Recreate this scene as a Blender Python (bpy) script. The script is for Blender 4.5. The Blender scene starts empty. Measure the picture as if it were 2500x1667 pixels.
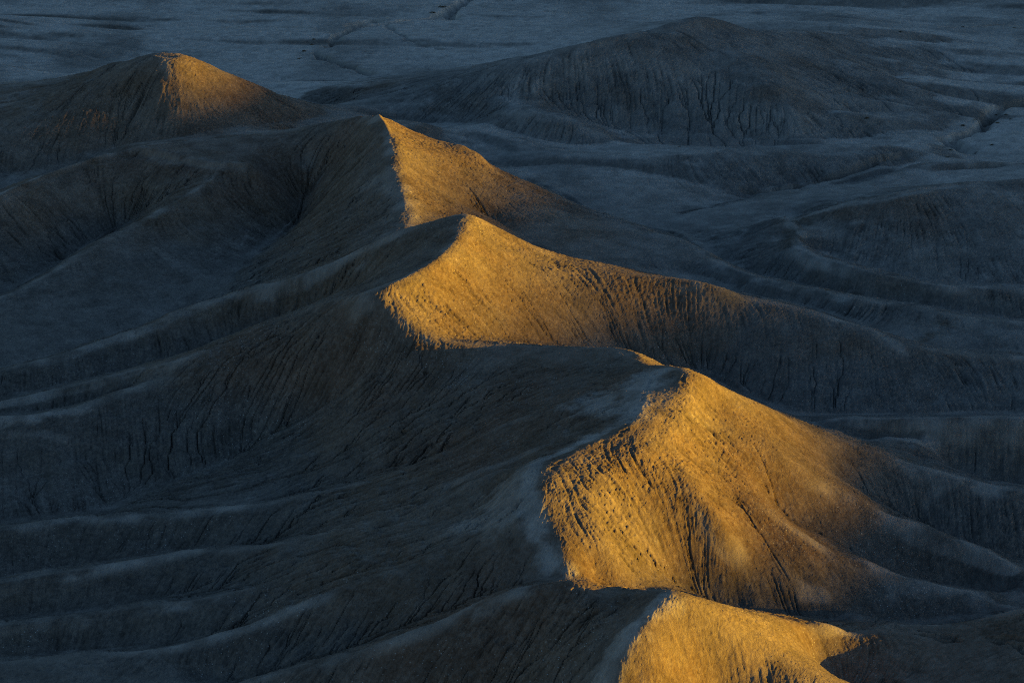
import bpy, math, random, time
import numpy as np

T0 = time.time()
def log(*a): print('[%.1fs]' % (time.time() - T0), *a, flush=True)

# ------------------------------------------------------------------ camera
CAM_H, PITCH, FPX = 65.0, math.radians(16.0), 5553.0     # metres above the flats, tilt, focal length in 2352-wide survey units
scene = bpy.context.scene
cam_d = bpy.data.cameras.new('camera')
cam_d.sensor_width = 36.0
cam_d.lens = 36.0 * FPX / 2352.0
cam_d.clip_start, cam_d.clip_end = 1.0, 30000.0
cam = bpy.data.objects.new('camera', cam_d)
cam.location = (0, 0, CAM_H)
cam.rotation_euler = (math.pi / 2 - PITCH, 0, 0)
scene.collection.objects.link(cam)
scene.camera = cam

# ------------------------------------------------------------------ sky, sun, exposure
SUN_EL = math.radians(3.4)
SUN_AZ = math.radians(8.0)              # how far the sun stands behind the exact right
sun_dir = np.array([math.cos(SUN_AZ) * math.cos(SUN_EL), -math.sin(SUN_AZ) * math.cos(SUN_EL), math.sin(SUN_EL)])
world = bpy.data.worlds.new('World')
scene.world = world
world.use_nodes = True
nt = world.node_tree
nt.nodes.clear()
sky = nt.nodes.new('ShaderNodeTexSky')
sky.sky_type = 'NISHITA'
sky.sun_disc = False
sky.sun_elevation = SUN_EL
sky.sun_rotation = math.pi / 2 + SUN_AZ   # clockwise from +Y
sky.air_density = 1.0
sky.dust_density = 0.3
sky.ozone_density = 2.35
bg = nt.nodes.new('ShaderNodeBackground')
bg.inputs['Strength'].default_value = 0.064
wo = nt.nodes.new('ShaderNodeOutputWorld')
nt.links.new(sky.outputs[0], bg.inputs['Color'])
nt.links.new(bg.outputs[0], wo.inputs['Surface'])

sun_l = bpy.data.lights.new('sun', 'SUN')
sun_l.energy = 5.0
sun_l.angle = math.radians(0.5)
sun_l.color = (1.0, 0.51, 0.02)
sun_o = bpy.data.objects.new('sun', sun_l)
from mathutils import Vector
sun_o.rotation_euler = Vector(sun_dir).to_track_quat('Z', 'Y').to_euler()
sun_o.location = (200, 0, 200)
scene.collection.objects.link(sun_o)

vs = scene.view_settings
scene.cycles.use_denoising = False
scene.cycles.filter_width = 1.05
scene.cycles.max_bounces = 4
scene.cycles.diffuse_bounces = 3
vs.view_transform = 'Standard'
vs.look = 'None'
vs.exposure = 1.9
vs.gamma = 1.0
vs.use_curve_mapping = False

# ------------------------------------------------------------------ survey: crest and valley lines
# each point (px, py, height) lies on the sight line of survey mark (px, py) at that height above the flats
def un(px, py, z):
    a = (px - 1176.0) / FPX
    b = (py - 784.0) / FPX
    dy = math.cos(PITCH) - b * math.sin(PITCH)
    dz = -math.sin(PITCH) - b * math.cos(PITCH)
    t = (z - CAM_H) / dz
    return (a * t, dy * t, z)

LINES = []          # lists of (px, py, z)
def sil(pts):       # crest with the valley floor that shows just beyond it
    LINES.append([(p[0], p[1], p[2]) for p in pts])
    back = [(p[0], p[1] - 3, p[3]) for p in pts if len(p) > 3]
    if len(back) > 1: LINES.append(back)
def line(pts): LINES.append(pts)
def swell(pts):     # low swell on the flats: flat top, then a steep wash bank beyond it
    sil(pts)
    q = [p for p in pts if len(p) > 3]
    for up, dz in ((11, .5), (19, .8)):
        LINES.append([(p[0], p[1] - up, p[3] + dz) for p in q])

# far mound and its spurs
sil([(120,190,6,0),(188,171,7.8,0),(235,161,9.6,0),(302,127,13.2,0),(345,114,14.6,0),(375,108,15.2,0),(405,110,15.1,0),(437,117,14.4,0),(480,139,13,0),(605,195,8.5,0),(706,249,5.5,1),(739,268,4.8,1)])
line([(390,122,14.7),(400,160,13.1),(432,208,10.6),(500,255,8.3),(590,296,6.2)])
line([(385,262,8.2),(470,304,6.3)])
line([(310,200,10.7),(295,260,7.8),(285,326,5.3)])
line([(350,130,13.9),(300,150,12.8),(200,202,10.4),(100,249,8),(0,302,6),(-120,350,4.5)])
line([(0,398,2.8),(118,400,3.2)])
sil([(-150,135,3.2,0),(0,150,2.6,0),(100,165,2,0),(180,174,1,0)])
line([(-150,20,3.5),(0,45,1.8),(100,75,.5)])
# second peak: left arm, bench, ridge to the saddle, right silhouette
sil([(865,265,14,3.5),(790,273,11.5,4),(700,291,10.3,4.6),(605,309,9.6,5),(437,324,9.2,5.3),(319,336,9,5),(235,363,8.2,4.2),(181,380,7.8,3.6),(110,403,7.3,3),(0,447,7,2),(-150,495,6,1.5)])
line([(319,338,9),(370,360,8.7),(437,376,8.4),(504,383,8.5),(600,375,9)])
line([(865,266,14),(892,310,13.4),(905,340,13),(915,400,11.5),(935,470,10),(940,515,9)])
sil([(865,265,14,3),(915,282,12.8,2.5),(969,304,12,2.3),(1016,319,11.3,2.2),(1060,334,11.0,2),(1085,341,10.9,2),(1103,349,10.6,2),(1108,363,9.3,2),(1134,391,8.2,1.8),(1167,408,7.6,1.7),(1218,420,7.2,1.6),(1251,435,6.7,1.5),(1285,449,6.1,1.3),(1318,465,5.6,1.0),(1352,492,4.9,.9),(1450,518,4.6,.8),(1562,545,4.6,.9),(1629,588,4.2,1.6),(1696,622,4,1.6),(1763,642,4,1.6),(1831,655,4,1.8),(1898,669,4,2),(1965,684,3.8,1.8),(2066,695,3.6,1.6),(2133,709,3.4,1.5),(2200,722,3.2,1.4),(2267,732,3,1.2),(2352,739,3,1),(2520,750,2.5,.8)])
# spur and valleys left of the second peak
sil([(520,405,7.7),(420,455,6.6),(302,517,5,2.5),(249,537,4.6,2),(161,598,3.6,1),(114,628,3,.7),(47,663,2.6,.5),(0,682,2.3,.3),(-150,730,1.5,-.3)])
line([(740,395,7.4),(705,440,4.9),(672,517,3),(571,595,2.3),(497,665,1.8),(440,703,1.2)])
# third peak: left arm, front arm round the bowl, right silhouette
sil([(1070,483,15,7.5),(1000,503,14,8.3),(937,521,13.2,9),(915,527,13,9),(838,561,11,8),(783,590,9.6,6.5),(706,625,8.2,5),(620,655,6.8,3.3),(571,664,6.2,2.6),(524,679,5.6,2),(440,706,5,1.2),(336,749,4.2,.8),(252,776,3.5,.5),(134,816,2.7,.2),(0,848,2,0),(-150,885,1,-.3)])
line([(1075,484,15),(1050,545,14.4),(1000,595,13.9),(920,640,13.4),(841,664,12.9)])
line([(850,612,9.8),(800,634,8.6),(730,680,6)])
sil([(1070,483,15,7.5),(1100,494,14.5,6.3),(1140,517,13.6,5.5),(1204,554,12.2,5),(1285,586,10.8,4.5),(1352,611,10.1,4),(1436,628,9.6,3.6),(1571,637,9.3,3),(1629,648,9.1,3),(1673,658,8.7,2.8),(1696,675,7.9,2.8),(1716,684,7.6,2.6),(1763,692,7.3,2.5),(1864,709,6.8,2.5),(1914,726,6.2,2.4),(1982,749,5.7,2.3),(2032,773,5.1,2.2),(2099,800,4.6,2),(2200,810,3.9,1.8),(2352,815,3.6,1.6),(2520,820,3.3,1.5)])
sil([(841,663,12.9,8.5),(790,675,11.2,7),(672,719,8.2,4.5),(551,773,6.6,3),(437,816,5.4,2.2),(396,830,4.9,2),(336,843,4.3,1.6),(269,860,3.7,1.3),(168,884,2.9,1),(67,907,2.3,.6),(0,919,2,.4),(-150,950,1.2,-.2)])
# front rim of the bowl, fourth peak and its right silhouette
sil([(841,665,12.8,12.7),(900,705,11.8,11.9),(1000,770,10.1,9.9),(1050,785,9.7,9),(1150,789,9.5,7.6),(1270,795,9.8,6.4),(1400,799,10.4,5),(1440,806,11,4.6),(1480,828,11.4,4),(1500,834,12,4),(1562,840,13.7,3.3),(1592,847,13.8,2.8),(1629,870,13,2.3),(1673,894,12,1.9),(1713,914,11,1.6),(1763,937,9.8,1.3),(1810,959,8.6,1.1),(1898,995,7,3.6),(1965,1015,6,3),(2032,1042,5.2,2),(2133,1075,4.2,1),(2234,1105,3.4,.5),(2352,1125,3,0),(2520,1150,2,-.5)])
line([(1505,842,12.9),(1470,920,12.8),(1430,985,12.3),(1350,1012,11.9),(1270,1075,11.3),(1248,1110,10.9),(1262,1180,9.8),(1300,1265,8.5),(1335,1310,7.6)])
line([(1455,905,12.7),(1395,965,12.1),(1300,1022,11.4),(1212,1075,10.9),(1188,1115,10.5),(1200,1190,9.4),(1245,1275,8.1)])
line([(1570,905,12.9),(1550,950,12.5),(1480,1015,11.9),(1400,1065,11.2),(1350,1120,10.6),(1365,1190,9.45),(1400,1270,7.95)])
line([(1592,850,13.6),(1580,900,12.9),(1545,1000,11.6),(1590,1100,9.9),(1670,1210,7.6)])
line([(1690,925,11.1),(1650,960,10.9),(1640,1030,9.9),(1680,1120,8.1),(1760,1230,5.9),(1830,1340,3.9)])
# hill right behind it
sil([(1800,955,3.4,1.1),(1860,955,3.9,1),(1931,957,4.3,.9),(2066,959,4.8,.9),(2180,954,5.1,.9),(2267,951,5.2,.9),(2352,957,5.1,.9),(2520,965,4.5,1.2)])
line([(1950,1008,3.4),(2040,1000,3.8),(2133,985,4.3),(2200,968,4.8)])
# fan of spurs down the fourth peak
line([(1900,1072,5.7),(2000,1138,3.2),(2066,1172,1.9),(2150,1215,.8),(2352,1292,-.7),(2520,1330,-1.5)])
sil([(1770,1030,9.1),(1850,1075,7.6),(1898,1102,6.4),(1998,1156,4.8),(2099,1203,3.7,1.3),(2234,1253,2.5,.1),(2352,1300,1.7,-.7),(2520,1345,.9,-1.5)])
line([(1790,1180,5.3),(1898,1243,3.4),(1998,1286,1.8),(2133,1328,.2),(2340,1384,-1.2)])
sil([(1700,1130,8),(1800,1200,6.1),(1898,1256,4.7),(1998,1294,3.5,1.7),(2133,1334,2.3,.1),(2234,1361,1.6,-.5),(2352,1390,.9,-1.2)])
line([(1750,1290,4.9),(1864,1354,3.4),(1931,1381,2.6),(2032,1425,1.4)])
# left spurs under the bowl rim
sil([(396,838,4.7),(336,880,3.9,3),(255,907,3.5,2.2),(198,934,3.1,1.5),(67,951,2.9,1.2),(0,954,2.8,1.1),(-150,960,2.5,.8)])
line([(790,904,5.5),(720,940,3.9),(638,984,2),(551,1042,.4),(403,1105,-.6),(336,1126,-.9),(289,1146,-1.2),(242,1177,-1.6)])
sil([(-150,1225,.8,-2),(0,1210,1.2,-1.6),(134,1189,1.5,-1.6),(208,1186,1.6,-1.6),(286,1184,1.8,-.2),(336,1181,2,.2),(470,1169,2.5,1),(638,1149,3.4,1.8),(790,1112,4.6,3),(900,1085,5.6,4.2),(1000,1045,6.8,5.4),(1103,1000,8.2,7.2),(1201,957,9.9,9),(1332,920,11.7,10.8),(1430,890,12.9)])
sil([(-150,1360,.8,-1.3),(0,1337,1.2,-1.2),(101,1317,1.4,-1),(269,1290,1.9,-.3),(437,1263,2.5,.6),(585,1250,3.2,1.9),(716,1221,4.2,3.5),(850,1180,5.4,5.1),(1000,1130,7,6.8),(1100,1090,8.7,8.4),(1251,1041,10.8)])
sil([(-150,1455,.4,-1.5),(0,1433,.7,-1.2),(168,1409,1.2,-.6),(336,1388,1.8,.2),(484,1366,2.6,1.3),(551,1351,3,1.9),(622,1330,3.6,2.9),(750,1280,4.9,4.6),(900,1225,6.2,6),(1050,1190,7.4,7.3),(1150,1160,8.3)])
sil([(-150,1535,0,-1.5),(0,1519,.4,-1.3),(202,1500,1,-.6),(403,1477,1.8,.4),(497,1455,2.4,1.2),(565,1438,2.9,2),(638,1404,3.7,3.1),(760,1360,4.9,4.7),(900,1305,6.1,6),(1000,1275,6.9)])
# nearest ridge: knob, fifth peak, right hill
sil([(480,1585,1.6,0),(622,1545,3,1.4),(790,1502,5,3),(872,1472,6,3.8),(982,1431,7.2,4.8),(1117,1371,8.8,6),(1184,1347,9.6,6.6),(1278,1327,10.4,7.2),(1332,1326,10.6,7.2),(1372,1344,10.2,6.3),(1419,1356,10,6),(1463,1361,10.2,5.6),(1497,1356,11,5.2),(1540,1350,12,4.5),(1562,1353,12,4),(1619,1377,11.2,3.2),(1696,1401,10,2.6),(1763,1414,9,2.2),(1864,1426,7.4,1.6),(1965,1428,6.4,1),(2055,1433,5.6,.6),(2116,1433,5.4,.4),(2200,1424,5.4,.4),(2284,1404,5.9,.4),(2352,1388,6.8,.4),(2450,1362,7.8,.4),(2600,1335,8,.4),(2750,1320,8,.4),(2950,1320,8,.2)])
line([(1540,1352,12),(1480,1420,11.2),(1425,1475,10.2),(1400,1568,8.5),(1390,1690,6)])
line([(1545,1400,11.3),(1500,1470,10.3),(1490,1568,8.4)])
line([(1595,1371,11.7),(1646,1421,10.5),(1730,1475,9.1),(1814,1519,8.1),(1898,1568,7.3),(2000,1640,5.8)])
line([(1650,1620,6.3),(1700,1800,2.5)])
line([(2050,1437,5.4),(1998,1455,5.2),(1898,1499,5),(1860,1522,4.9),(1905,1568,4.2),(2000,1640,2.6)])
line([(2600,1560,6.2),(2352,1568,5.5),(2230,1568,5.1),(2090,1568,4.7),(1990,1568,4.4)])
line([(2120,1490,2.6),(2300,1490,2.6),(2500,1480,2.6),(2750,1470,2.6)])
line([(400,1780,-1.5),(700,1770,.3),(1100,1770,2.6),(1390,1800,3.5)])
# right-hand low ridges
sil([(1760,502,3.6,2.4),(1804,500,4.3,2),(1840,530,4.6,3.8),(1824,557,4.5,3.2),(1881,588,4.5,2.6),(1958,611,4.4,2.2),(2015,628,4.1,2),(2066,640,3.8,1.8),(2133,652,3.6,1.6),(2234,657,3.4,1.4),(2352,662,3.2,1.2),(2520,668,3,1)])
line([(1830,495,4.6),(1950,465,6),(2066,447,6.8),(2166,428,7),(2267,416,7),(2352,412,7),(2520,405,7)])
line([(2000,440,3),(2099,418,2.2),(2200,405,1.9),(2352,396,1.8)])
sil([(2520,380,3,1.5),(2352,376,3,1.5),(2200,375,3,1.2),(2099,381,2.8,1),(2032,403,2.3,.5),(1931,433,2,.3),(1797,440,1.8,.2),(1696,467,1.6,.3),(1562,497,1.4,.5)])
sil([(950,262,5),(1067,286,4.6,3),(1150,309,3.8,2.3),(1218,333,3.4,2),(1285,348,3.2,1.6),(1352,354,3,1.5),(1453,355,3.2,1),(1571,353,3.5,.7),(1730,339,3.4,.5),(1898,333,3.2,.4),(2066,328,3,.3),(2110,326,2.7,.3),(2146,328,2,.4),(2190,350,.8),(2215,368,.3)])
line([(1318,462,1),(1402,477,.8),(1520,484,.6)])
line([(1571,388,2.5),(1730,377,2.65),(1898,366,2.6),(2066,350,2.4)])
sil([(1130,205,8.2),(1218,228,7,5.4),(1318,279,5,3.1),(1419,306,3.8,1.8),(1571,331,2.2,.8),(1650,345,1.2)])
sil([(700,205,2.4,0),(781,195,3.2,0),(848,188,4.3,.2),(950,180,5.5,.5),(1083,168,7.2,1),(1184,134,9.6,1),(1280,115,10.7,1),(1352,101,11.3,1),(1419,81,12.1,1),(1486,66,12.7,1),(1571,53,12.4,1.5),(1640,51,11.9,2),(1700,57,11,3)])
line([(1700,59,11),(1800,76,9.4),(1900,106,7.4),(2000,150,5.4),(2100,208,3.5)])
line([(1720,120,9.6),(1770,180,7.4),(1810,240,5),(1850,290,3)])
line([(1450,318,1.4),(1560,324,1.3),(1680,326,1.6)])
# gentle swells on the flats
swell([(2066,13,1.4,.6),(2166,34,1.2,.4),(2352,50,1,.2),(2520,60,1,.2)])
swell([(1898,25,3.4,2.4),(1982,39,2.4,1.4),(2082,54,1.7,.8),(2160,60,1,.4)])
swell([(1847,84,8,7.4),(1965,91,5.2,4.4),(2133,116,2.8,1.9),(2234,129,1.6,.7),(2352,134,1.2,.3),(2520,140,1,.2)])
swell([(1898,123,6.6,5.8),(1998,131,4.6,3.7),(2133,144,2.6,1.7),(2200,161,1.8,.8),(2352,180,1.3,.3),(2520,190,1,.2)])
swell([(1982,175,4.8,3.9),(2066,188,3.2,2.2),(2200,193,2,.9),(2267,202,1.5,.4),(2352,205,1.2,.2),(2520,210,1,.2)])
swell([(1870,214,5,4.3),(1998,235,3.2,2.2),(2099,249,2,1),(2150,262,1.3,.5),(2267,269,.8,.2)])
swell([(1864,259,3.7,2.9),(2032,279,2.2,1.2),(2200,289,1,.3)])
swell([(0,92,1.2,.3),(120,98,1,.2),(270,77,.7,.1)])
swell([(235,20,.9,.2),(302,29,.8,0),(504,32,.7,0),(790,24,.6,0)])
swell([(420,67,.8,0),(571,64,.8,0),(722,69,.6,0)])
swell([(880,40,.5),(1100,22,.7,.1),(1400,28,.8,.2),(1600,20,1,.4)])
swell([(980,72,.6),(1180,70,.9,.2),(1350,72,1.2,.5),(1450,70,1.6)])
line([(2290,255,.2),(2260,285,-.1),(2170,330,-.2)])
line([(2352,300,1),(2300,340,1.1),(2260,365,.9)])

# ------------------------------------------------------------------ base surface: membrane through the survey lines
def dense(pts, step=0.12):
    P = np.array([un(*p) for p in pts])
    n = len(P)
    out = []
    for i in range(n - 1):
        p0, p1, p2, p3 = P[max(i-1,0)], P[i], P[i+1], P[min(i+2,n-1)]
        L = np.linalg.norm(p2 - p1)
        k = max(2, int(L / step))
        t = np.linspace(0, 1, k, endpoint=False)[:, None]
        d1, d2 = (p2 - p0), (p3 - p1)
        l01, l12, l23 = np.linalg.norm(p1-p0) + 1e-6, L + 1e-6, np.linalg.norm(p3-p2) + 1e-6
        m1 = d1 / ((l01 if i else 0) + l12) * l12
        m2 = d2 / (l12 + (l23 if i < n-2 else 0)) * l12
        h00, h10, h01, h11 = 2*t**3-3*t**2+1, t**3-2*t**2+t, -2*t**3+3*t**2, t**3-t**2
        out.append(h00*p1 + h10*m1 + h01*p2 + h11*m2)
    out.append(P[-1:])
    return np.concatenate(out)

X0, X1, Y0, Y1, RES = -150.0, 150.0, 84.0, 500.0, 0.5
SAMP = np.concatenate([dense(l) for l in LINES])
def rasterise(res):
    nx, ny = int((X1-X0)/res)+1, int((Y1-Y0)/res)+1
    ix = np.clip(np.round((SAMP[:,0]-X0)/res).astype(int), 0, nx-1)
    iy = np.clip(np.round((SAMP[:,1]-Y0)/res).astype(int), 0, ny-1)
    s = np.zeros((ny, nx)); c = np.zeros((ny, nx))
    np.add.at(s, (iy, ix), SAMP[:,2]); np.add.at(c, (iy, ix), 1)
    m = c > 0
    s[m] /= c[m]
    yy = Y0 + np.arange(ny) * res
    far = yy > 440
    s[far] = 0; m[far] = True
    near = yy < 100
    s[near] = -4; m[near] = True
    return s, m
def solve():
    z = None
    for res, it in ((8,400),(4,400),(2,400),(1,300),(0.5,160)):
        s, m = rasterise(res)
        ny, nx = s.shape
        if z is None: z = np.full((ny, nx), 1.0)
        else:
            yi = np.linspace(0, z.shape[0]-1, ny); xi = np.linspace(0, z.shape[1]-1, nx)
            y0 = np.minimum(yi.astype(int), z.shape[0]-2); x0 = np.minimum(xi.astype(int), z.shape[1]-2)
            fy = (yi-y0)[:,None]; fx = (xi-x0)[None,:]
            z = (z[y0][:,x0]*(1-fy)*(1-fx) + z[y0+1][:,x0]*fy*(1-fx) + z[y0][:,x0+1]*(1-fy)*fx + z[y0+1][:,x0+1]*fy*fx)
        z[m] = s[m]
        par = (np.add.outer(np.arange(ny), np.arange(nx)) & 1).astype(bool)
        w = 1.85 if res > 1 else 1.7
        for k in range(it):
            for pb in (par, ~par):
                p = np.pad(z, 1, mode='edge')
                q = 0.25*(p[:-2,1:-1]+p[2:,1:-1]+p[1:-1,:-2]+p[1:-1,2:])
                upd = pb & ~m
                z[upd] += w*(q[upd]-z[upd])
    def soft(z, n):
        for k in range(n):
            p = np.pad(z, 1, mode='edge'); z = (p[:-2,1:-1]+2*z+p[2:,1:-1])/4
            p = np.pad(z, 1, mode='edge'); z = (p[1:-1,:-2]+2*z+p[1:-1,2:])/4
        return z
    near, far = soft(z, 2), soft(z, 34)
    f = np.clip((Y0+np.arange(z.shape[0])*RES-284)/18, 0, 1)[:,None]
    z = near*(1-f)+far*f
    return z
ZB = solve()
log('membrane', ZB.shape)
def bspline(X, Y):
    fx = np.clip((X-X0)/RES, 1.0, ZB.shape[1]-3.001); fy = np.clip((Y-Y0)/RES, 1.0, ZB.shape[0]-3.001)
    ix = fx.astype(np.int32); iy = fy.astype(np.int32)
    u = fx-ix; v = fy-iy
    def wts(t): return ((1-t)**3/6, (3*t**3-6*t**2+4)/6, (-3*t**3+3*t**2+3*t+1)/6, t**3/6)
    wu, wv = wts(u), wts(v)
    out = np.zeros_like(X)
    for j in range(4):
        for i in range(4):
            out += wv[j]*wu[i]*ZB[iy+j-1, ix+i-1]
    return out

# ------------------------------------------------------------------ noise
def hash2(ix, iy, seed):
    h = (ix.astype(np.uint32)*np.uint32(374761393) + iy.astype(np.uint32)*np.uint32(668265263) + np.uint32(seed*2246822519 & 0xffffffff))
    h = (h ^ (h >> np.uint32(13)))*np.uint32(1274126177)
    h = h ^ (h >> np.uint32(16))
    return (h & np.uint32(0xffffff)).astype(np.float32)/np.float32(0xffffff)*2-1
def vnoise(X, Y, wl, seed):
    x = (X/wl).astype(np.float32); y = (Y/wl).astype(np.float32)
    ix = np.floor(x).astype(np.int64); iy = np.floor(y).astype(np.int64)
    fx = x-ix; fy = y-iy
    u = fx*fx*fx*(fx*(fx*6-15)+10); v = fy*fy*fy*(fy*(fy*6-15)+10)
    a, b, c, d = hash2(ix,iy,seed), hash2(ix+1,iy,seed), hash2(ix,iy+1,seed), hash2(ix+1,iy+1,seed)
    return a*(1-u)*(1-v)+b*u*(1-v)+c*(1-u)*v+d*u*v
def fbm(X, Y, wl, seed, octs, gain=0.5):
    c, s = math.cos(0.7), math.sin(0.7)
    out = np.zeros(X.shape, np.float32); a = 1.0
    for k in range(octs):
        out += a*vnoise(X, Y, wl, seed+k*17)
        X, Y = c*X-s*Y+13.7, s*X+c*Y+5.1
        wl *= 0.5; a *= gain
    return out
def sstep(x, a, b):
    t = np.clip((x-a)/(b-a), 0, 1)
    return t*t*(3-2*t)

# ------------------------------------------------------------------ fine grid (cells grow with distance from the lookout)
DU, DV = 0.00045, 0.00075
ui = np.arange(-0.29, 0.29+DU/2, DU)
vi = np.arange(math.log(112.0), math.log(520.0), DV)
ue = np.array([0.3,0.33,0.38,0.45,0.55,0.7,1.0,1.5,2.5,4.0])
U = np.concatenate([-ue[::-1], ui, ue])
V = np.concatenate([np.log([4,15,40,70,95,106]), vi, np.log([540,580,650,800,1100,1800,3500,8000.0])])
NU, NV = len(U), len(V)
Yg = np.exp(V)[:,None]*np.ones((1,NU))
Xg = U[None,:]*Yg
log('grid', NV, NU, NV*NU)
H0 = bspline(np.clip(Xg,X0,X1), np.clip(Yg,Y0,Y1)).astype(np.float64)
far_m = sstep(Yg, 480, 520); 
H0 *= 1-far_m
# slope of the smooth surface
dYv = np.gradient(Yg, axis=0); dXu = np.gradient(Xg, axis=1)
gx = np.gradient(H0, axis=1)/dXu
gy = (np.gradient(H0, axis=0) - gx*np.gradient(Xg, axis=0))/dYv
SL = np.hypot(gx, gy)
hill = sstep(SL, 0.10, 0.32)
log('slope pct', np.percentile(SL,[50,90,99,99.9]))
west = sstep(-gx, -0.06, -0.28)                # slopes that fall to the left carry the deep cracks
steep = sstep(SL, .16, .42)
def blur(A, n):
    for k in range(n):
        for ax in (0, 1): A = (np.roll(A,1,ax)+2*A+np.roll(A,-1,ax))/4
    return A
crestm = sstep((H0-blur(H0, 40))/np.clip(Yg/180, .6, 3), 0.02, 0.10)
log('crest', np.percentile((H0-blur(H0,40)), [50,90,97,99]), crestm.mean())
rough = west*steep*(1-crestm)
# mid-scale unevenness before the water works on it
H = H0 + 0.22*fbm(Xg, Yg, 9.0, 3, 3) * (0.35+0.65*hill)*(1-.6*crestm) + 0.07*hill*(1-.8*crestm)*fbm(Xg, Yg, 4.6, 7, 2) + (0.034*fbm(Xg, Yg, 1.7, 11, 3) + 0.012*fbm(Xg, Yg, 0.45, 23, 2))*(0.3+0.7*hill)*(1-.7*crestm)
wx = Xg*0.17 + 0.12*Yg; wy = Yg + 0.16*Xg + 5.0*vnoise(Xg, Yg, 45.0, 93)
bil = np.abs(fbm(wx, wy, 15.0, 91, 3, 0.45))**0.75
bil2 = np.abs(fbm(wx*1.6, wy, 5.0, 95, 2))**0.8
H += (1-sstep(SL, .10, .30))*sstep(Yg, 215, 320)*((1.15+0.5*sstep(Xg,0,30))*(bil-0.35) + 0.30*(bil2-.3))

H += rough*(0.16*fbm(Xg, Yg, 3.4, 15, 2) + 0.07*fbm(Xg, Yg, 1.1, 19, 2)) + steep*(1-west)*sstep(H0, 9.5, 3.5)*0.16*fbm(Xg, Yg, 2.8, 17, 3)
# ------------------------------------------------------------------ running water: carve rills down the fall lines
def erode(H, passes, K, a0, amax, dmax):
    Href = H.copy()
    n = H.size
    idx = np.arange(n).reshape(H.shape)
    cell = (np.abs(dXu)*np.abs(dYv)).ravel()
    rng = np.random.RandomState(5)
    for p in range(passes):
        best = np.zeros(H.shape); rec = idx.copy(); dist = np.ones(H.shape)
        Hp = H
        for dj, di in ((-1,-1),(-1,0),(-1,1),(0,-1),(0,1),(1,-1),(1,0),(1,1)):
            j0, j1 = max(0,-dj), H.shape[0]-max(0,dj); i0, i1 = max(0,-di), H.shape[1]-max(0,di)
            A = (slice(j0,j1), slice(i0,i1)); B = (slice(j0+dj,j1+dj), slice(i0+di,i1+di))
            d = np.hypot(Xg[A]-Xg[B], Yg[A]-Yg[B])
            s = (Hp[A]-Hp[B])/d
            if dj and di: s = s*(0.9+0.2*rng.rand(*s.shape))
            m = s > best[A]
            best[A][m] = s[m]; dist[A][m] = d[m]; rec[A][m] = idx[B][m]
        order = np.argsort(H.ravel(), kind='stable')
        recl = rec.ravel().tolist()
        acc = cell.tolist()
        for i in order[::-1].tolist():
            r = recl[i]
            if r != i: acc[r] += acc[i]
        Ac = np.minimum(np.array(acc), amax)
        F = K.ravel()*np.maximum(np.sqrt(Ac)-np.sqrt(a0.ravel()), 0)/dist.ravel()
        Fl = (1/(1+F)).tolist()
        z = H.ravel().tolist()
        for i in order.tolist():
            r = recl[i]
            if r != i:
                f = Fl[i]
                z[i] = z[r] + (z[i]-z[r])*f
        H = np.array(z).reshape(H.shape)
        cut = np.maximum(Href-H, 0)
        cut = dmax*np.tanh(cut/dmax)
        H = Href - cut
        log('erode pass', p, 'mean cut', float((Href-H).mean()), 'max', float((Href-H).max()))
    return H, np.array(acc).reshape(H.shape)

patch = sstep(fbm(Xg, Yg, 22.0, 51, 3), -0.25, 0.45)
gully = sstep(fbm(Xg, Yg, 3.2, 61, 2), -0.5, 0.7)
toe = sstep(H0, 10.5, 2.0)*steep*(0.25+0.75*sstep(fbm(Xg, Yg, 7.0, 81, 2), -.4, .5))
dmax = 0.15 + (1-hill)*sstep(Yg,285,310)*0.35 + hill*(0.07 + 0.10*patch + 1.15*west + 0.65*toe*(1-west))
K = 0.010 + (1-hill)*sstep(Yg,285,310)*0.05 + hill*(0.004 + 0.15*toe*(0.3+patch*gully) + 0.17*west*(0.15+gully))
A0 = 0.25 + (1-hill)*sstep(Yg,285,310)*2.5 + hill*(1.2*(1-gully)+0.8)*(1-0.75*west)
K *= (1-.9*crestm); dmax *= (1-.6*crestm)
H, ACC = erode(H, 5, K, A0, 500.0, dmax)
def field(pts, w, step=0.4):
    """distance of the grid points near a survey line to that line: mask, distance"""
    D = dense(pts, step)
    m = (Xg > D[:,0].min()-4*w) & (Xg < D[:,0].max()+4*w) & (Yg > D[:,1].min()-4*w) & (Yg < D[:,1].max()+4*w)
    xs, ys = Xg[m], Yg[m]
    d2 = np.full(xs.shape, 1e9)
    for q in D: d2 = np.minimum(d2, (xs-q[0])**2+(ys-q[1])**2)
    return m, np.sqrt(d2), xs, ys
calm = np.zeros_like(H0)                       # trampled, rounded crests: little relief
for pts, w in (
  ([(1505,845,12.9),(1470,920,12.8),(1430,985,12.3),(1350,1012,11.9),(1270,1075,11.3),(1248,1110,10.9),(1262,1180,9.8),(1300,1265,8.5),(1335,1310,7.6)], 2.0),
  ([(1075,484,15),(1050,545,14.4),(1000,595,13.8),(920,640,13.1),(841,664,12.3),(900,705,11.3),(1000,770,10.1)], 1.4),
  ([(865,266,14),(892,310,13.4),(905,340,13),(915,400,11.5),(935,470,10),(940,515,9)], 1.6),
  ([(1540,1352,12),(1480,1420,11.2),(1425,1475,10.2),(1400,1568,8.5)], 1.2),
  ([(390,122,14.7),(400,160,13.2),(432,208,11),(500,255,8.6)], 2.5)):
    m, d, xs, ys = field(pts, w)
    calm[m] = np.maximum(calm[m], np.exp(-(d/w)**2))
HC = blur(H, 8)
H = H*(1-.7*calm)+HC*.7*calm
H += calm*0.06*fbm(Xg, Yg, 1.3, 551, 3)*.5
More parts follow.
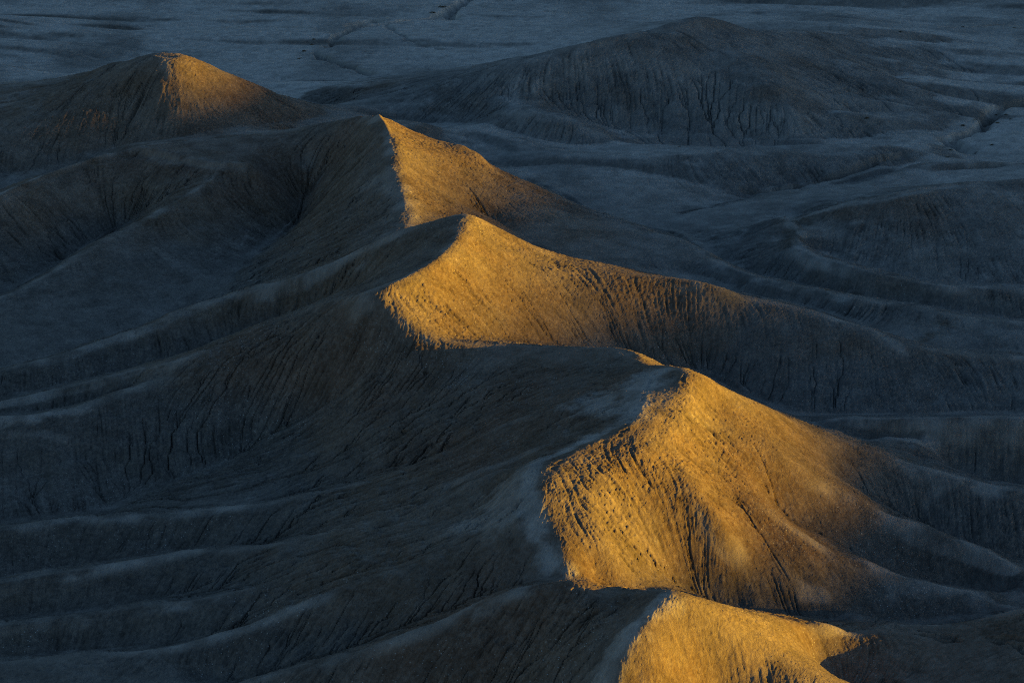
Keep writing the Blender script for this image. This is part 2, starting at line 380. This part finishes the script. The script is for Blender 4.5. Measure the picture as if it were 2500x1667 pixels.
# fine wash streaks: noise drawn out along the fall lines
def streaks(src, steps):
    eu, ev = -gx, -gy
    g = np.hypot(eu, ev)+1e-6
    # index-space direction (one cell per step)
    dv = ev/g/dYv; du = (eu/g - ev/g*(Xg/Yg))/dXu
    m = np.hypot(du, dv)+1e-9
    du, dv = (du/m).astype(np.float32), (dv/m).astype(np.float32)
    J, I = np.meshgrid(np.arange(NV, dtype=np.float32), np.arange(NU, dtype=np.float32), indexing='ij')
    tot = src.copy()
    for sg in (1, -1):
        a, b = J.copy(), I.copy()
        for k in range(steps):
            ja = np.clip(a.round().astype(np.int32), 0, NV-1); ia = np.clip(b.round().astype(np.int32), 0, NU-1)
            a += sg*dv[ja, ia]; b += sg*du[ja, ia]
            ja = np.clip(a.round().astype(np.int32), 0, NV-1); ia = np.clip(b.round().astype(np.int32), 0, NU-1)
            tot += src[ja, ia]*(1-(k+1)/(steps+1))
    return tot/(math.sqrt(steps)*0.85)
rs = np.random.RandomState(8)
white = rs.randn(NV, NU).astype(np.float32)
w2 = white.copy()
for ax in (0, 1): w2 = (np.roll(w2,1,ax)*.6+2*w2+np.roll(w2,-1,ax)*.6)/3.2
w2 = w2/w2.std()
streak = streaks(w2, 16)
streak /= streak[300:1500, 200:900].std()
log('streaks')
sa = hill*(0.35+0.65*sstep(SL,.2,.42))*np.clip(Yg/170, .7, 1.8)*(0.55+0.55*sstep(fbm(Xg,Yg,5,33,2),-.4,.5))
ruf = 0.35+0.9*sstep(fbm(Xg, Yg, 6.5, 501, 3), -.35, .45)*(.6+.4*sstep(fbm(Xg, Yg, 1.6, 505, 2), -.3, .4))
ruf *= 1-0.65*sstep((H0-blur(H0, 9))/np.clip(Yg/180,.6,3), 0.001, 0.018)
ruf *= 1-.55*calm
sa *= ruf
H += white*np.clip(Yg/170, .7, 2.0)*(0.009+0.012*hill*(.5+.6*ruf))
H += sa*(0.029*streak - 0.045*np.maximum(-streak-1.1, 0))
pit = sstep(fbm(Xg, Yg, 0.55, 71, 3, .6), .30, .75)*sstep(fbm(Xg, Yg, 4.5, 73, 2), .05, .55)*hill
H -= 0.03*pit
# popcorn crust of swelling clay
crust = fbm(Xg, Yg, 0.26, 77, 2, 0.8)
H += crust*ruf*(0.014+0.020*hill)*(0.6+0.4*sstep(fbm(Xg,Yg,6,31,2),-.4,.5))

# ------------------------------------------------------------------ materials
def new_mat(name):
    m = bpy.data.materials.new(name); m.use_nodes = True
    t = m.node_tree; t.nodes.clear()
    return m, t, t.nodes.new
def clay_material():
    m, t, N = new_mat('badlands_clay')
    L = t.links.new
    out = N('ShaderNodeOutputMaterial'); b = N('ShaderNodeBsdfPrincipled')
    L(b.outputs[0], out.inputs['Surface'])
    b.inputs['Roughness'].default_value = 0.95
    b.inputs['Specular IOR Level'].default_value = 0.12
    geo = N('ShaderNodeNewGeometry')
    def noise(sc, det=4, rough=.6, src=None):
        n = N('ShaderNodeTexNoise'); n.inputs['Scale'].default_value = sc; n.inputs['Detail'].default_value = det; n.inputs['Roughness'].default_value = rough
        L(src or geo.outputs['Position'], n.inputs['Vector']); return n
    def attr(n):
        a = N('ShaderNodeAttribute'); a.attribute_name = n; return a.outputs['Fac']
    def mix(f, a, bb):
        x = N('ShaderNodeMix'); x.data_type = 'RGBA'
        for s, v in ((x.inputs[0], f), (x.inputs[6], a), (x.inputs[7], bb)):
            if isinstance(v, (tuple, float)): s.default_value = v
            else: L(v, s)
        return x.outputs[2]
    def ramp(v, a, bb):
        r = N('ShaderNodeMapRange'); r.inputs[1].default_value = a; r.inputs[2].default_value = bb; r.interpolation_type = 'SMOOTHSTEP'
        L(v, r.inputs[0]); return r.outputs[0]
    def math2(op, a, bb):
        x = N('ShaderNodeMath'); x.operation = op
        for s, v in ((x.inputs[0], a), (x.inputs[1], bb)):
            if isinstance(v, float): s.default_value = v
            else: L(v, s)
        return x.outputs[0]
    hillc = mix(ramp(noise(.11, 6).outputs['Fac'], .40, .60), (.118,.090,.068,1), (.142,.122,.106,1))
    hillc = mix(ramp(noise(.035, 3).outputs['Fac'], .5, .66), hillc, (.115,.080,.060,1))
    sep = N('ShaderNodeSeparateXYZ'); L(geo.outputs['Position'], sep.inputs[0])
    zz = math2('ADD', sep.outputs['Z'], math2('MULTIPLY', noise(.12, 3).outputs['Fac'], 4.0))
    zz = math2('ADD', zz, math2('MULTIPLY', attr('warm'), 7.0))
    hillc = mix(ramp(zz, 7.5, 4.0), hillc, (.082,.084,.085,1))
    hillc = mix(attr('right_tone'), hillc, (.108,.118,.127,1))
    c = mix(attr('flats'), hillc, (.42,.43,.435,1))
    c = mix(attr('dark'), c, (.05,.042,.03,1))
    c = mix(attr('pale'), c, (.40,.40,.40,1))
    g = noise(2.6, 5, .75)
    c = mix(ramp(g.outputs['Fac'], .35, .7), c, mix(.34, c, (.30,.28,.26,1)))
    vor = N('ShaderNodeTexVoronoi'); vor.inputs['Scale'].default_value = 3.2
    L(geo.outputs['Position'], vor.inputs['Vector'])
    spot = math2('LESS_THAN', vor.outputs['Distance'], .13)
    zone = ramp(noise(.09, 5).outputs['Fac'], .47, .62)
    spot = math2('MULTIPLY', spot, math2('MULTIPLY', zone, attr('slope')))
    c = mix(math2('MULTIPLY', spot, .7), c, (.46,.50,.53,1))
    rill_shade = N('ShaderNodeMapRange'); rill_shade.inputs[3].default_value = .45; rill_shade.inputs[4].default_value = 1.55; L(attr('wash'), rill_shade.inputs[0])  # scales the colour by the painted rill shading and grain
    vm = N('ShaderNodeVectorMath'); vm.operation = 'SCALE'; L(c, vm.inputs[0]); L(rill_shade.outputs[0], vm.inputs[3])
    L(vm.outputs[0], b.inputs['Base Color'])
    bmp = N('ShaderNodeBump'); bmp.inputs['Strength'].default_value = .9; bmp.inputs['Distance'].default_value = .12
    L(noise(4.0, 7, .8).outputs['Fac'], bmp.inputs['Height'])
    L(bmp.outputs[0], b.inputs['Normal'])
    return m
CLAY = clay_material()

def tag(o, **k):
    for a, v in k.items(): o[a] = v
    return o

Hs = blur(H, 4)
sx = np.gradient(Hs, axis=1)/dXu
sy = (np.gradient(Hs, axis=0) - sx*np.gradient(Xg, axis=0))/dYv
SLF = np.hypot(sx, sy)
low = (1-sstep(H0, 3.0, 6.0))*np.maximum(sstep(Yg, 290, 325), 0.6*sstep(Yg, 235, 285)*sstep(Xg, 2, 14))
flats = (1-sstep(SLF, .13, .38))*low*np.clip(0.85+0.5*fbm(Xg, Yg*0.5, 14.0, 401, 3), 0.35, 1.2)
flats = np.clip(flats, 0, 1)*(1-0.85*sstep(blur(SLF, 40), .14, .30))
Hb = blur(H0, 9)
conv = (H0-Hb)/np.clip(Yg/180, .6, 3)                 # crests stand above their surroundings
crest_crust_light = sstep(conv, 0.001, 0.018)*np.clip(0.55+0.9*fbm(Xg, Yg, 2.6, 411, 4), 0, 1)  # paler crest tops: clay crust plus skylight contrast put into the colour
crest_crust_light *= np.maximum(sstep(-gx, .10, -.05)*0.8+0.1, 0.9*sstep(H0, 7.5, 5.5))
crest_crust_light = np.maximum(crest_crust_light, (0.3+0.4*sstep(Yg,275,300))*(1-sstep(SLF, .10, .30))*np.clip(0.6+0.7*fbm(Xg, Yg, 3.5, 421, 4), 0, 1)*(1-low))
log('conv', np.percentile(conv,[1,50,90,97,99.5]))
pale = np.zeros_like(H0)
PALE = [  # pale crusts on lips and crests: survey lines with half width in metres
 ([(319,337,9),(370,360,8.7),(437,376,8.4),(504,383,8.5)], .8, .4),
 ([(437,324,9.2),(560,314,9.4),(640,303,9.8)], 1.0, .4),
 ([(1332,925,11),(1380,950,11.2),(1430,960,11.4),(1490,880,12.2)], 1.4, .85),
 ([(1060,1090,8),(1150,1062,9),(1251,1045,9.7)], .8, .35),
 ([(1215,1100,9.6),(1170,1140,9),(1150,1220,8),(1060,1235,7)], 1.2, .6),
 ([(1100,1380,8.8),(1200,1340,9.8),(1290,1322,8)], .5, .4),
 ([(1536,1358,12),(1462,1422,11.1),(1392,1485,10),(1372,1568,8.4)], .8, 1.0),
 ([(1500,868,12.8),(1440,955,12.5),(1345,1000,11.9),(1245,1058,11),(1212,1112,10.6),(1225,1185,9.5),(1265,1270,8.3),(1310,1312,7.6)], .75, 1.0),
 ([(0,960,2.8),(100,950,2.9),(198,936,3.1)], .8, .8),
 ([(0,985,2.3),(150,985,2.4)], .5, .3),
 ([(2030,1002,3.8),(2133,980,4.5),(2267,953,5.1)], .6, .45),
 ([(1850,957,3.8),(2000,958,4.4)], .4, .3),
 ([(930,470,10),(940,515,9),(900,440,9.6)], 1.2, .5),
 ([(885,440,9.5),(850,455,8.6)], 1.2, .35),
 ([(385,828,4.9),(430,850,4.6)], .7, .3),
 ([(1184,150,7),(1160,190,6.8),(1210,210,6)], 2.5, .4),
 ([(1352,105,8.6),(1250,125,8)], 2.0, .4),
 ([(2130,1120,3.4),(2210,1100,3.2)], .7, .4),
 ([(2050,1345,2.4),(2150,1350,1.6),(2250,1385,1)], .6, .4),
]
for pts, w, a in PALE:
    m, d, xs, ys = field(pts, w)
    f = 0.8*a*sstep(np.exp(-d*d/(2*w*w)) + 0.30*fbm(xs,ys,1.6,201,5,.7), .25, 1.1)
    pale[m] = np.maximum(pale[m], np.clip(f,0,1))
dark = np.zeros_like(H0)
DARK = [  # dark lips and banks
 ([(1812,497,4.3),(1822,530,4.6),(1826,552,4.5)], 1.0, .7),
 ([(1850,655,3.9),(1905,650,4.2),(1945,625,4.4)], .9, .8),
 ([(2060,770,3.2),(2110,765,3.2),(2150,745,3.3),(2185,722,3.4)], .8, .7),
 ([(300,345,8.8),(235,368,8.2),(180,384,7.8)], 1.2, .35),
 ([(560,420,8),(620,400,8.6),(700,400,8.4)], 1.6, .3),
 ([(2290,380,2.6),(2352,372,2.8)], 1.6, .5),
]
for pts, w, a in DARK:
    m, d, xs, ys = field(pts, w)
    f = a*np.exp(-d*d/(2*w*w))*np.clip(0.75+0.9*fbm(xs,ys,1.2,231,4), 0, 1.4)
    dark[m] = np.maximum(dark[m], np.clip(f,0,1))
pale = np.maximum(pale, 0.55*crest_crust_light)
ridge_x = np.interp(Yg[:,0], [100,133,171,218,271,331,500], [30,18,20,8,-4,-26,-40])[:,None]
right_tone = sstep(Xg-ridge_x+4*fbm(Xg,Yg,12,441,3), 2, 14)*sstep(Yg, 150, 200)*np.clip(.75+.2*sstep(Yg,270,310)+.4*fbm(Xg,Yg,5,443,3),0,1)  # bluer grey tone to the right of the main ridge line
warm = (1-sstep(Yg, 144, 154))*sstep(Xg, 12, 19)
gentle = 1-sstep(SLF, .14, .42)
flats = np.maximum(flats, 0.24*sstep(Yg,285,315)*sstep(Xg,-12,4)*np.clip(.7+.7*fbm(Xg,Yg,6.0,453,4),.1,1.3))
flats = np.maximum(flats, gentle*(0.10+0.34*right_tone*(.35+.65*sstep(Yg,225,270)))*(1-.8*warm)*np.clip(.7+.6*fbm(Xg,Yg,4.0,451,4),0,1.2)*sstep(H0, 12, 7))  # gentle slopes painted paler, as skylight on the tops would make them
CUTS = [  # washes and cracks: line, half width, depth, wander
 ([(1085,-6,0),(1060,8,0),(1040,20,0),(1034,34,0),(1040,46,0)], 1.20, 1.95, .5),
 ([(1034,30,0),(1010,35,0),(985,44,0),(940,52,0),(880,60,.2),(830,66,.2),(800,74,.2),(775,92,.2),(752,112,.2)], 0.90, 1.35, .6),
 ([(860,54,.2),(835,57,.2),(812,63,.2)], 1.35, 2.25, .3),
 ([(725,122,.2),(742,134,.2),(765,146,.2),(800,160,.3),(850,175,.4)], 0.90, 1.35, .5),
 ([(880,58,.2),(910,78,.2),(935,100,.2),(990,112,.3),(1040,120,.3)], 0.52, 0.60, .6),
 ([(500,66,.3),(620,64,.3),(735,70,.2)], 0.75, 1.05, .5),
 ([(1100,12,0),(1200,22,.2),(1330,22,.3),(1500,16,.6)], 0.60, 0.90, .5),
 ([(2400,240,.4),(2352,243,.4),(2310,249,.3),(2284,258,.2),(2272,270,.1),(2262,290,0),(2240,309,0),(2195,326,0)], 1.05, 1.80, .4),
 ([(2175,332,0),(2200,348,0),(2222,364,0)], 1.35, 1.80, .3),
 ([(2075,384,.4),(2030,392,.4),(1960,412,.3),(1870,434,.2),(1790,443,.2),(1710,449,.2)], 0.75, 1.35, .5),
 ([(2340,64,.4),(2260,72,.4),(2180,77,.4),(2080,80,.6)], 0.60, 0.90, .4),
 ([(1985,1525,3),(2060,1510,3.6),(2120,1500,4),(2200,1508,4.2),(2280,1500,4.8),(2380,1510,5)], 0.16, 0.50, .7),
 ([(2050,1548,2.8),(2130,1535,3.2),(2210,1540,3.6),(2300,1532,4.2),(2380,1545,4.4)], 0.16, 0.50, .7),
 ([(2180,1515,3.9),(2230,1522,4),(2300,1518,4.5)], 0.14, 0.40, .6),
 ([(560,412,8.2),(620,420,7.8),(690,410,7.8),(740,425,7)], 0.20, 0.50, .8),
 ([(640,760,6.5),(690,757,6.8),(720,770,6.8)], 0.14, 0.30, .5),
]
for pts, w, dep, wan in CUTS:
    m, d, xs, ys = field(pts, w+0.8, 0.15)
    d = np.abs(d + wan*fbm(xs, ys, 2.4, 251, 4)*0.8)
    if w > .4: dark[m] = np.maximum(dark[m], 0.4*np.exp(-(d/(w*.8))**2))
    H[m] -= dep*np.exp(-(d/w)**4)*(0.75+0.4*vnoise(xs, ys, 1.1, 257))
def prints(pts, gap, r, dep, seed):
    rr = random.Random(seed)
    D = dense(pts, gap)
    for k, q in enumerate(D):
        if rr.random() < .15: continue
        x, y = q[0]+rr.uniform(-.12,.12), q[1]+(0.1 if k % 2 else -0.1)+rr.uniform(-.06,.06)
        m = (np.abs(Xg-x) < 4*r) & (np.abs(Yg-y) < 4*r)
        if m.any(): H[m] -= dep*np.exp(-(((Xg[m]-x)/(1.2*r))**2+((Yg[m]-y)/r)**2)**2)
prints([(0,1355,1.1),(101,1338,1.3),(269,1312,1.7),(437,1290,2.3),(520,1283,2.7)], .75, .17, .13, 1)
prints([(0,1550,.3),(120,1535,.6),(260,1518,1)], .75, .17, .13, 2)
prints([(1505,860,12.9),(1470,920,12.8),(1430,985,12.3),(1380,1010,12)], .45, .13, .12, 3)
prints([(1300,1045,11.5),(1262,1085,11.2)], .5, .13, .12, 4)
def grid_mesh(name, X, Y, Z, attrs, mat, keep=None):
    nv, nu = X.shape
    me = bpy.data.meshes.new(name)
    co = np.stack([X, Y, Z], -1).astype(np.float32).reshape(-1)
    idx = np.arange(nv*nu, dtype=np.int32).reshape(nv, nu)
    f = np.stack([idx[:-1,:-1], idx[:-1,1:], idx[1:,1:], idx[1:,:-1]], -1).reshape(-1, 4)
    used = np.arange(nv*nu)
    if keep is not None:
        f = f[keep.ravel()]
        m = np.zeros(nv*nu, bool); m[f.ravel()] = True
        used = np.nonzero(m)[0]
        remap = np.zeros(nv*nu, np.int32); remap[used] = np.arange(len(used))
        f = remap[f]
    nf = len(f); f = f.reshape(-1)
    co = co.reshape(-1, 3)[used].ravel()
    me.vertices.add(len(used)); me.vertices.foreach_set('co', co)
    me.loops.add(nf*4); me.loops.foreach_set('vertex_index', f)
    me.polygons.add(nf); me.polygons.foreach_set('loop_start', np.arange(0, nf*4, 4, dtype=np.int32))
    me.polygons.foreach_set('use_smooth', np.ones(nf, dtype=bool))
    me.update(calc_edges=True)
    for k, v in attrs.items():
        at = me.attributes.new(k, 'FLOAT', 'POINT'); at.data.foreach_set('value', v.astype(np.float32).ravel()[used])
    me.materials.append(mat)
    o = bpy.data.objects.new(name, me)
    scene.collection.objects.link(o)
    return o
wash = np.clip(.5+sstep(SL,.08,.25)*np.clip(ruf,.2,1.2)*(.075*streak-.12*np.maximum(-streak-1.2,0))+.05*white+.15*fbm(Xg,Yg,1.3,601,4,.65), 0, 1)  # grooves darker, ribs paler: sediment plus rill shading put into colour, random grain
attrs = dict(flats=flats, pale=pale, slope=hill, dark=dark, right_tone=right_tone, wash=wash, warm=warm)
# the desert plain is the low ground beyond and between the hills, the hills are the rest
zs = blur(H0, 6)+0.25*fbm(Xg, Yg, 7.0, 701, 3)
is_plain = ((zs < 2.3) & ((Yg > 296) | ((Xg > 0) & (Yg > 252)))) | (Yg > 412)
is_plain = is_plain[:-1,:-1]
hills = grid_mesh('hills', Xg, Yg, H, attrs, CLAY, ~is_plain)
plain = grid_mesh('desert_plain', Xg, Yg, H, attrs, CLAY, is_plain)
tag(hills, kind='structure', label='eroded clay badland hills in blue dusk shade with sunlit golden crests')
tag(plain, kind='structure', label='pale grey desert plain of low swells and thin washes beyond the hills')
log('terrain mesh')

# ------------------------------------------------------------------ unseen ridge added far right to shade the lower slopes
SHADE_RIDGE_D = 1200.0                      # metres along the sun's bearing
bear = np.array([math.cos(SUN_AZ), -math.sin(SUN_AZ)]); side = np.array([math.sin(SUN_AZ), math.cos(SUN_AZ)])
ss = np.linspace(-900, 1500, 240)
crest = np.interp(ss, [60,133,150,171,206,266,282,300,335,365,420,520], [3.5,4.0,5.8,8.3,11.8,12.6,16.8,17.0,19,21,23,24]) + SHADE_RIDGE_D*math.tan(SUN_EL)  # skyline height shaped hill by hill to place the fade of the sunlight
prof = [(-130,-.05),(-70,.3),(-18,.62),(-8,.93),(0,1.0),(60,1.0),(90,.9),(150,.4),(260,-.05)]
MX = np.zeros((len(prof), len(ss))); MY = MX.copy(); MZ = MX.copy()
for k, (d, h) in enumerate(prof):
    wob = 6*fbm(ss, np.full_like(ss, k*3.0), 60, 301, 3)
    dd = SHADE_RIDGE_D+d+wob
    MX[k] = bear[0]*dd+side[0]*ss; MY[k] = bear[1]*dd+side[1]*ss
    MZ[k] = crest*h + (0.6*fbm(ss, np.full_like(ss, 9.0), 70, 311, 3) if h > .9 else 0)
shade_ridge = grid_mesh('shade_ridge', MX[:, ::-1], MY[:, ::-1], MZ[:, ::-1], dict(flats=MX*0, pale=MX*0, slope=MX*0+1, dark=MX*0, right_tone=MX*0, wash=MX*0+.5, warm=MX*0), CLAY)
tag(shade_ridge, kind='structure', label='unseen long ridge added far off to the right to shade the lower slopes')

# ------------------------------------------------------------------ shrubs and stones on the flats
def ground(px, py):
    """where the sight line of a survey mark meets the terrain"""
    a = (px-1176.0)/FPX; b = (py-784.0)/FPX
    dy = math.cos(PITCH)-b*math.sin(PITCH); dz = -math.sin(PITCH)-b*math.cos(PITCH)
    u = a/dy
    k = int(np.clip(np.searchsorted(U, u), 1, NU-1)); f = (u-U[k-1])/(U[k]-U[k-1])
    col = H[:,k-1]*(1-f)+H[:,k]*f
    yy = np.exp(V)
    ray = CAM_H+yy/dy*dz
    hit = np.nonzero((ray <= col) & (yy > 100))[0][0]
    g0, g1 = ray[hit-1]-col[hit-1], ray[hit]-col[hit]
    t = g0/(g0-g1)
    y = yy[hit-1]*(1-t)+yy[hit]*t
    return u*y, y, col[hit-1]*(1-t)+col[hit]*t
def plain_mat(name, ca, cb, sc=6.0):
    m, t, N = new_mat(name); L = t.links.new
    o = N('ShaderNodeOutputMaterial'); b = N('ShaderNodeBsdfPrincipled'); b.inputs['Roughness'].default_value = .9
    b.inputs['Specular IOR Level'].default_value = .15
    g = N('ShaderNodeNewGeometry'); n = N('ShaderNodeTexNoise'); n.inputs['Scale'].default_value = sc; n.inputs['Detail'].default_value = 4
    L(g.outputs['Position'], n.inputs['Vector'])
    r = N('ShaderNodeValToRGB'); r.color_ramp.elements[0].position = .35; r.color_ramp.elements[1].position = .65
    r.color_ramp.elements[0].color = (*ca, 1); r.color_ramp.elements[1].color = (*cb, 1)
    L(n.outputs['Fac'], r.inputs[0]); L(r.outputs[0], b.inputs['Base Color']); L(b.outputs[0], o.inputs['Surface'])
    return m
SAGE = plain_mat('sage_leaf', (.06,.06,.045), (.12,.115,.085))
TAN = plain_mat('dry_stem', (.085,.068,.042), (.19,.155,.10))
STONE = plain_mat('pale_stone', (.40,.40,.39), (.55,.55,.53), 9.0)
def shrub_mesh(name, seed, w, h, mat, twigs):
    r = random.Random(seed); vs_, fs = [], []
    def quad(p, d, n, l, wd):
        d = d.normalized(); s_ = d.cross(n); 
        if s_.length < 1e-4: s_ = d.orthogonal()
        s_ = s_.normalized()*wd
        k = len(vs_)
        vs_.extend([p-s_*.3, p+s_*.3, p+d*l*.6+s_, p+d*l, p+d*l*.6-s_])
        fs.append((k, k+1, k+2, k+3, k+4))
    lobes = [(Vector((r.uniform(-.28,.28)*w, r.uniform(-.2,.2)*w, 0)), r.uniform(.55,1)) for _ in range(4)]
    for i in range(420):
        c, sc = lobes[i % 4]
        a = r.uniform(0, 2*math.pi); e = math.asin(r.uniform(.02, 1))
        n = Vector((math.cos(a)*math.cos(e), math.sin(a)*math.cos(e), math.sin(e)))
        q = r.uniform(.55, 1.0)*sc
        p = c+Vector((n.x*w*.36*q, n.y*w*.36*q, n.z*h*.85*q))
        quad(p, n+Vector((r.uniform(-.6,.6), r.uniform(-.6,.6), r.uniform(-.1,.7))), Vector((r.uniform(-1,1), r.uniform(-1,1), r.uniform(-1,1))), r.uniform(.08,.17)*max(h,.35), r.uniform(.015,.035))
    nleaf = len(fs)
    for i in range(twigs):
        a = r.uniform(0, 2*math.pi); n = Vector((math.cos(a)*r.uniform(.2,1), math.sin(a)*r.uniform(.2,1), r.uniform(.4,1)))
        quad(Vector((0,0,-.03)), n, Vector((r.uniform(-1,1), r.uniform(-1,1), .1)), r.uniform(.6,1.05)*max(h, w*.45), .012)
    me = bpy.data.meshes.new(name); me.from_pydata(vs_, [], fs)
    me.materials.append(mat); me.materials.append(TAN)
    me.polygons.foreach_set('material_index', [0]*nleaf+[1]*(len(fs)-nleaf))
    me.update(); return me
SHAPES = {}
for q in range(3):
    SHAPES['dark', q] = shrub_mesh('shrub', 40+q, 1.0, .45, SAGE, 26)
    SHAPES['tan', q] = shrub_mesh('shrub', 60+q, 1.0, .36, TAN, 40)
SHRUBS = [  # survey mark, width, kind, label
 (716,103,1.3,'tan','tan shrub hummock beside the upper left wash, highest of three hummocks stepping down leftward'),
 (699,118,1.5,'tan','wide low tan shrub hummock in the middle of three left of the wash'),
 (687,135,1.1,'tan','small tan shrub hummock lowest of three left of the wash'),
 (722,91,1.0,'dark','dark shrub at the upper left wash just above the tan hummocks'),
 (995,30,1.6,'dark','broad dark shrub mound beside the wash at the top edge left of centre'),
 (1016,17,2.2,'dark','wide flat dark scrub clump above the mound by the top edge wash'),
 (2068,74,1.2,'dark','lone round dark bush on the pale swells in the upper right'),
 (2212,62,.8,'dark','small dark bush on a swell near the upper right edge, left of the last one'),
 (2330,65,.9,'dark','low dark bush along the thin wash at the far upper right edge'),
 (1990,272,1.2,'tan','brownish low bush on the long swell left of the right hand wash'),
 (2211,289,1.3,'tan','tan bush on the bank left of the right hand wash, widest there'),
 (2238,275,.9,'dark','dark low bush above the tan bush left of the right hand wash'),
 (2289,265,.8,'dark','dark bush at the bend of the right hand wash under its cut bank'),
 (2311,264,.9,'dark','small dark bush right of the wash bend, uppermost on the right bank'),
 (2322,274,.8,'dark','small flat dark bush nearest the right edge below the wash bend'),
 (2292,283,1.1,'tan','tan tuft close to the right bank of the wash'),
 (2278,334,1.1,'dark','flat dark shrub alone on the open slope right of the wash'),
 (2175,361,1.0,'dark','dark shrub low on the nose of the pale bench, lower of two'),
 (2183,345,.9,'dark','dark shrub on the nose of the pale bench, upper of two'),
 (1562,337,.9,'tan','brown bush in the fold at the left end of the pale bench'),
]
rr = random.Random(77)
for k, (px, py, w, kind, lab) in enumerate(SHRUBS):
    x, y, z = ground(px, py)
    o = bpy.data.objects.new('shrub', SHAPES[kind, k % 3])
    o.location = (x, y, z-.03); o.rotation_euler = (0, 0, rr.uniform(0, 6.28)); w *= .8
    o.scale = (w*rr.uniform(1,1.2), w*rr.uniform(.8,1), w*rr.uniform(.55,.75))
    scene.collection.objects.link(o)
    tag(o, label=lab, category='shrub', group='desert shrubs scattered on the flats')
def stone_mesh(seed):
    import bmesh
    r = random.Random(seed); bm = bmesh.new(); bmesh.ops.create_icosphere(bm, subdivisions=3, radius=.5)
    for v in bm.verts:
        n = v.co.normalized(); f = 1+.22*math.sin(5*n.x+seed)+.15*math.sin(9*n.y+2*seed)+.1*math.sin(11*n.z)+r.uniform(-.03,.03)
        v.co = Vector((n.x*.5*f, n.y*.4*f, n.z*.3*f))
    me = bpy.data.meshes.new('stone'); bm.to_mesh(me); bm.free(); me.materials.append(STONE); return me
for k, (px, py, w, lab) in enumerate([
 (2180,324,.9,'pale stone lying at the mouth of the right hand wash above the bench nose'),
 (890,42,.8,'pale stone on the flats left of the top edge wash')]):
    x, y, z = ground(px, py)
    o = bpy.data.objects.new('stone', stone_mesh(k+1)); o.location = (x, y, z+.05*w); o.scale = (w,)*3; o.rotation_euler = (0,0,k)
    scene.collection.objects.link(o); tag(o, label=lab, category='stone')
log('done')
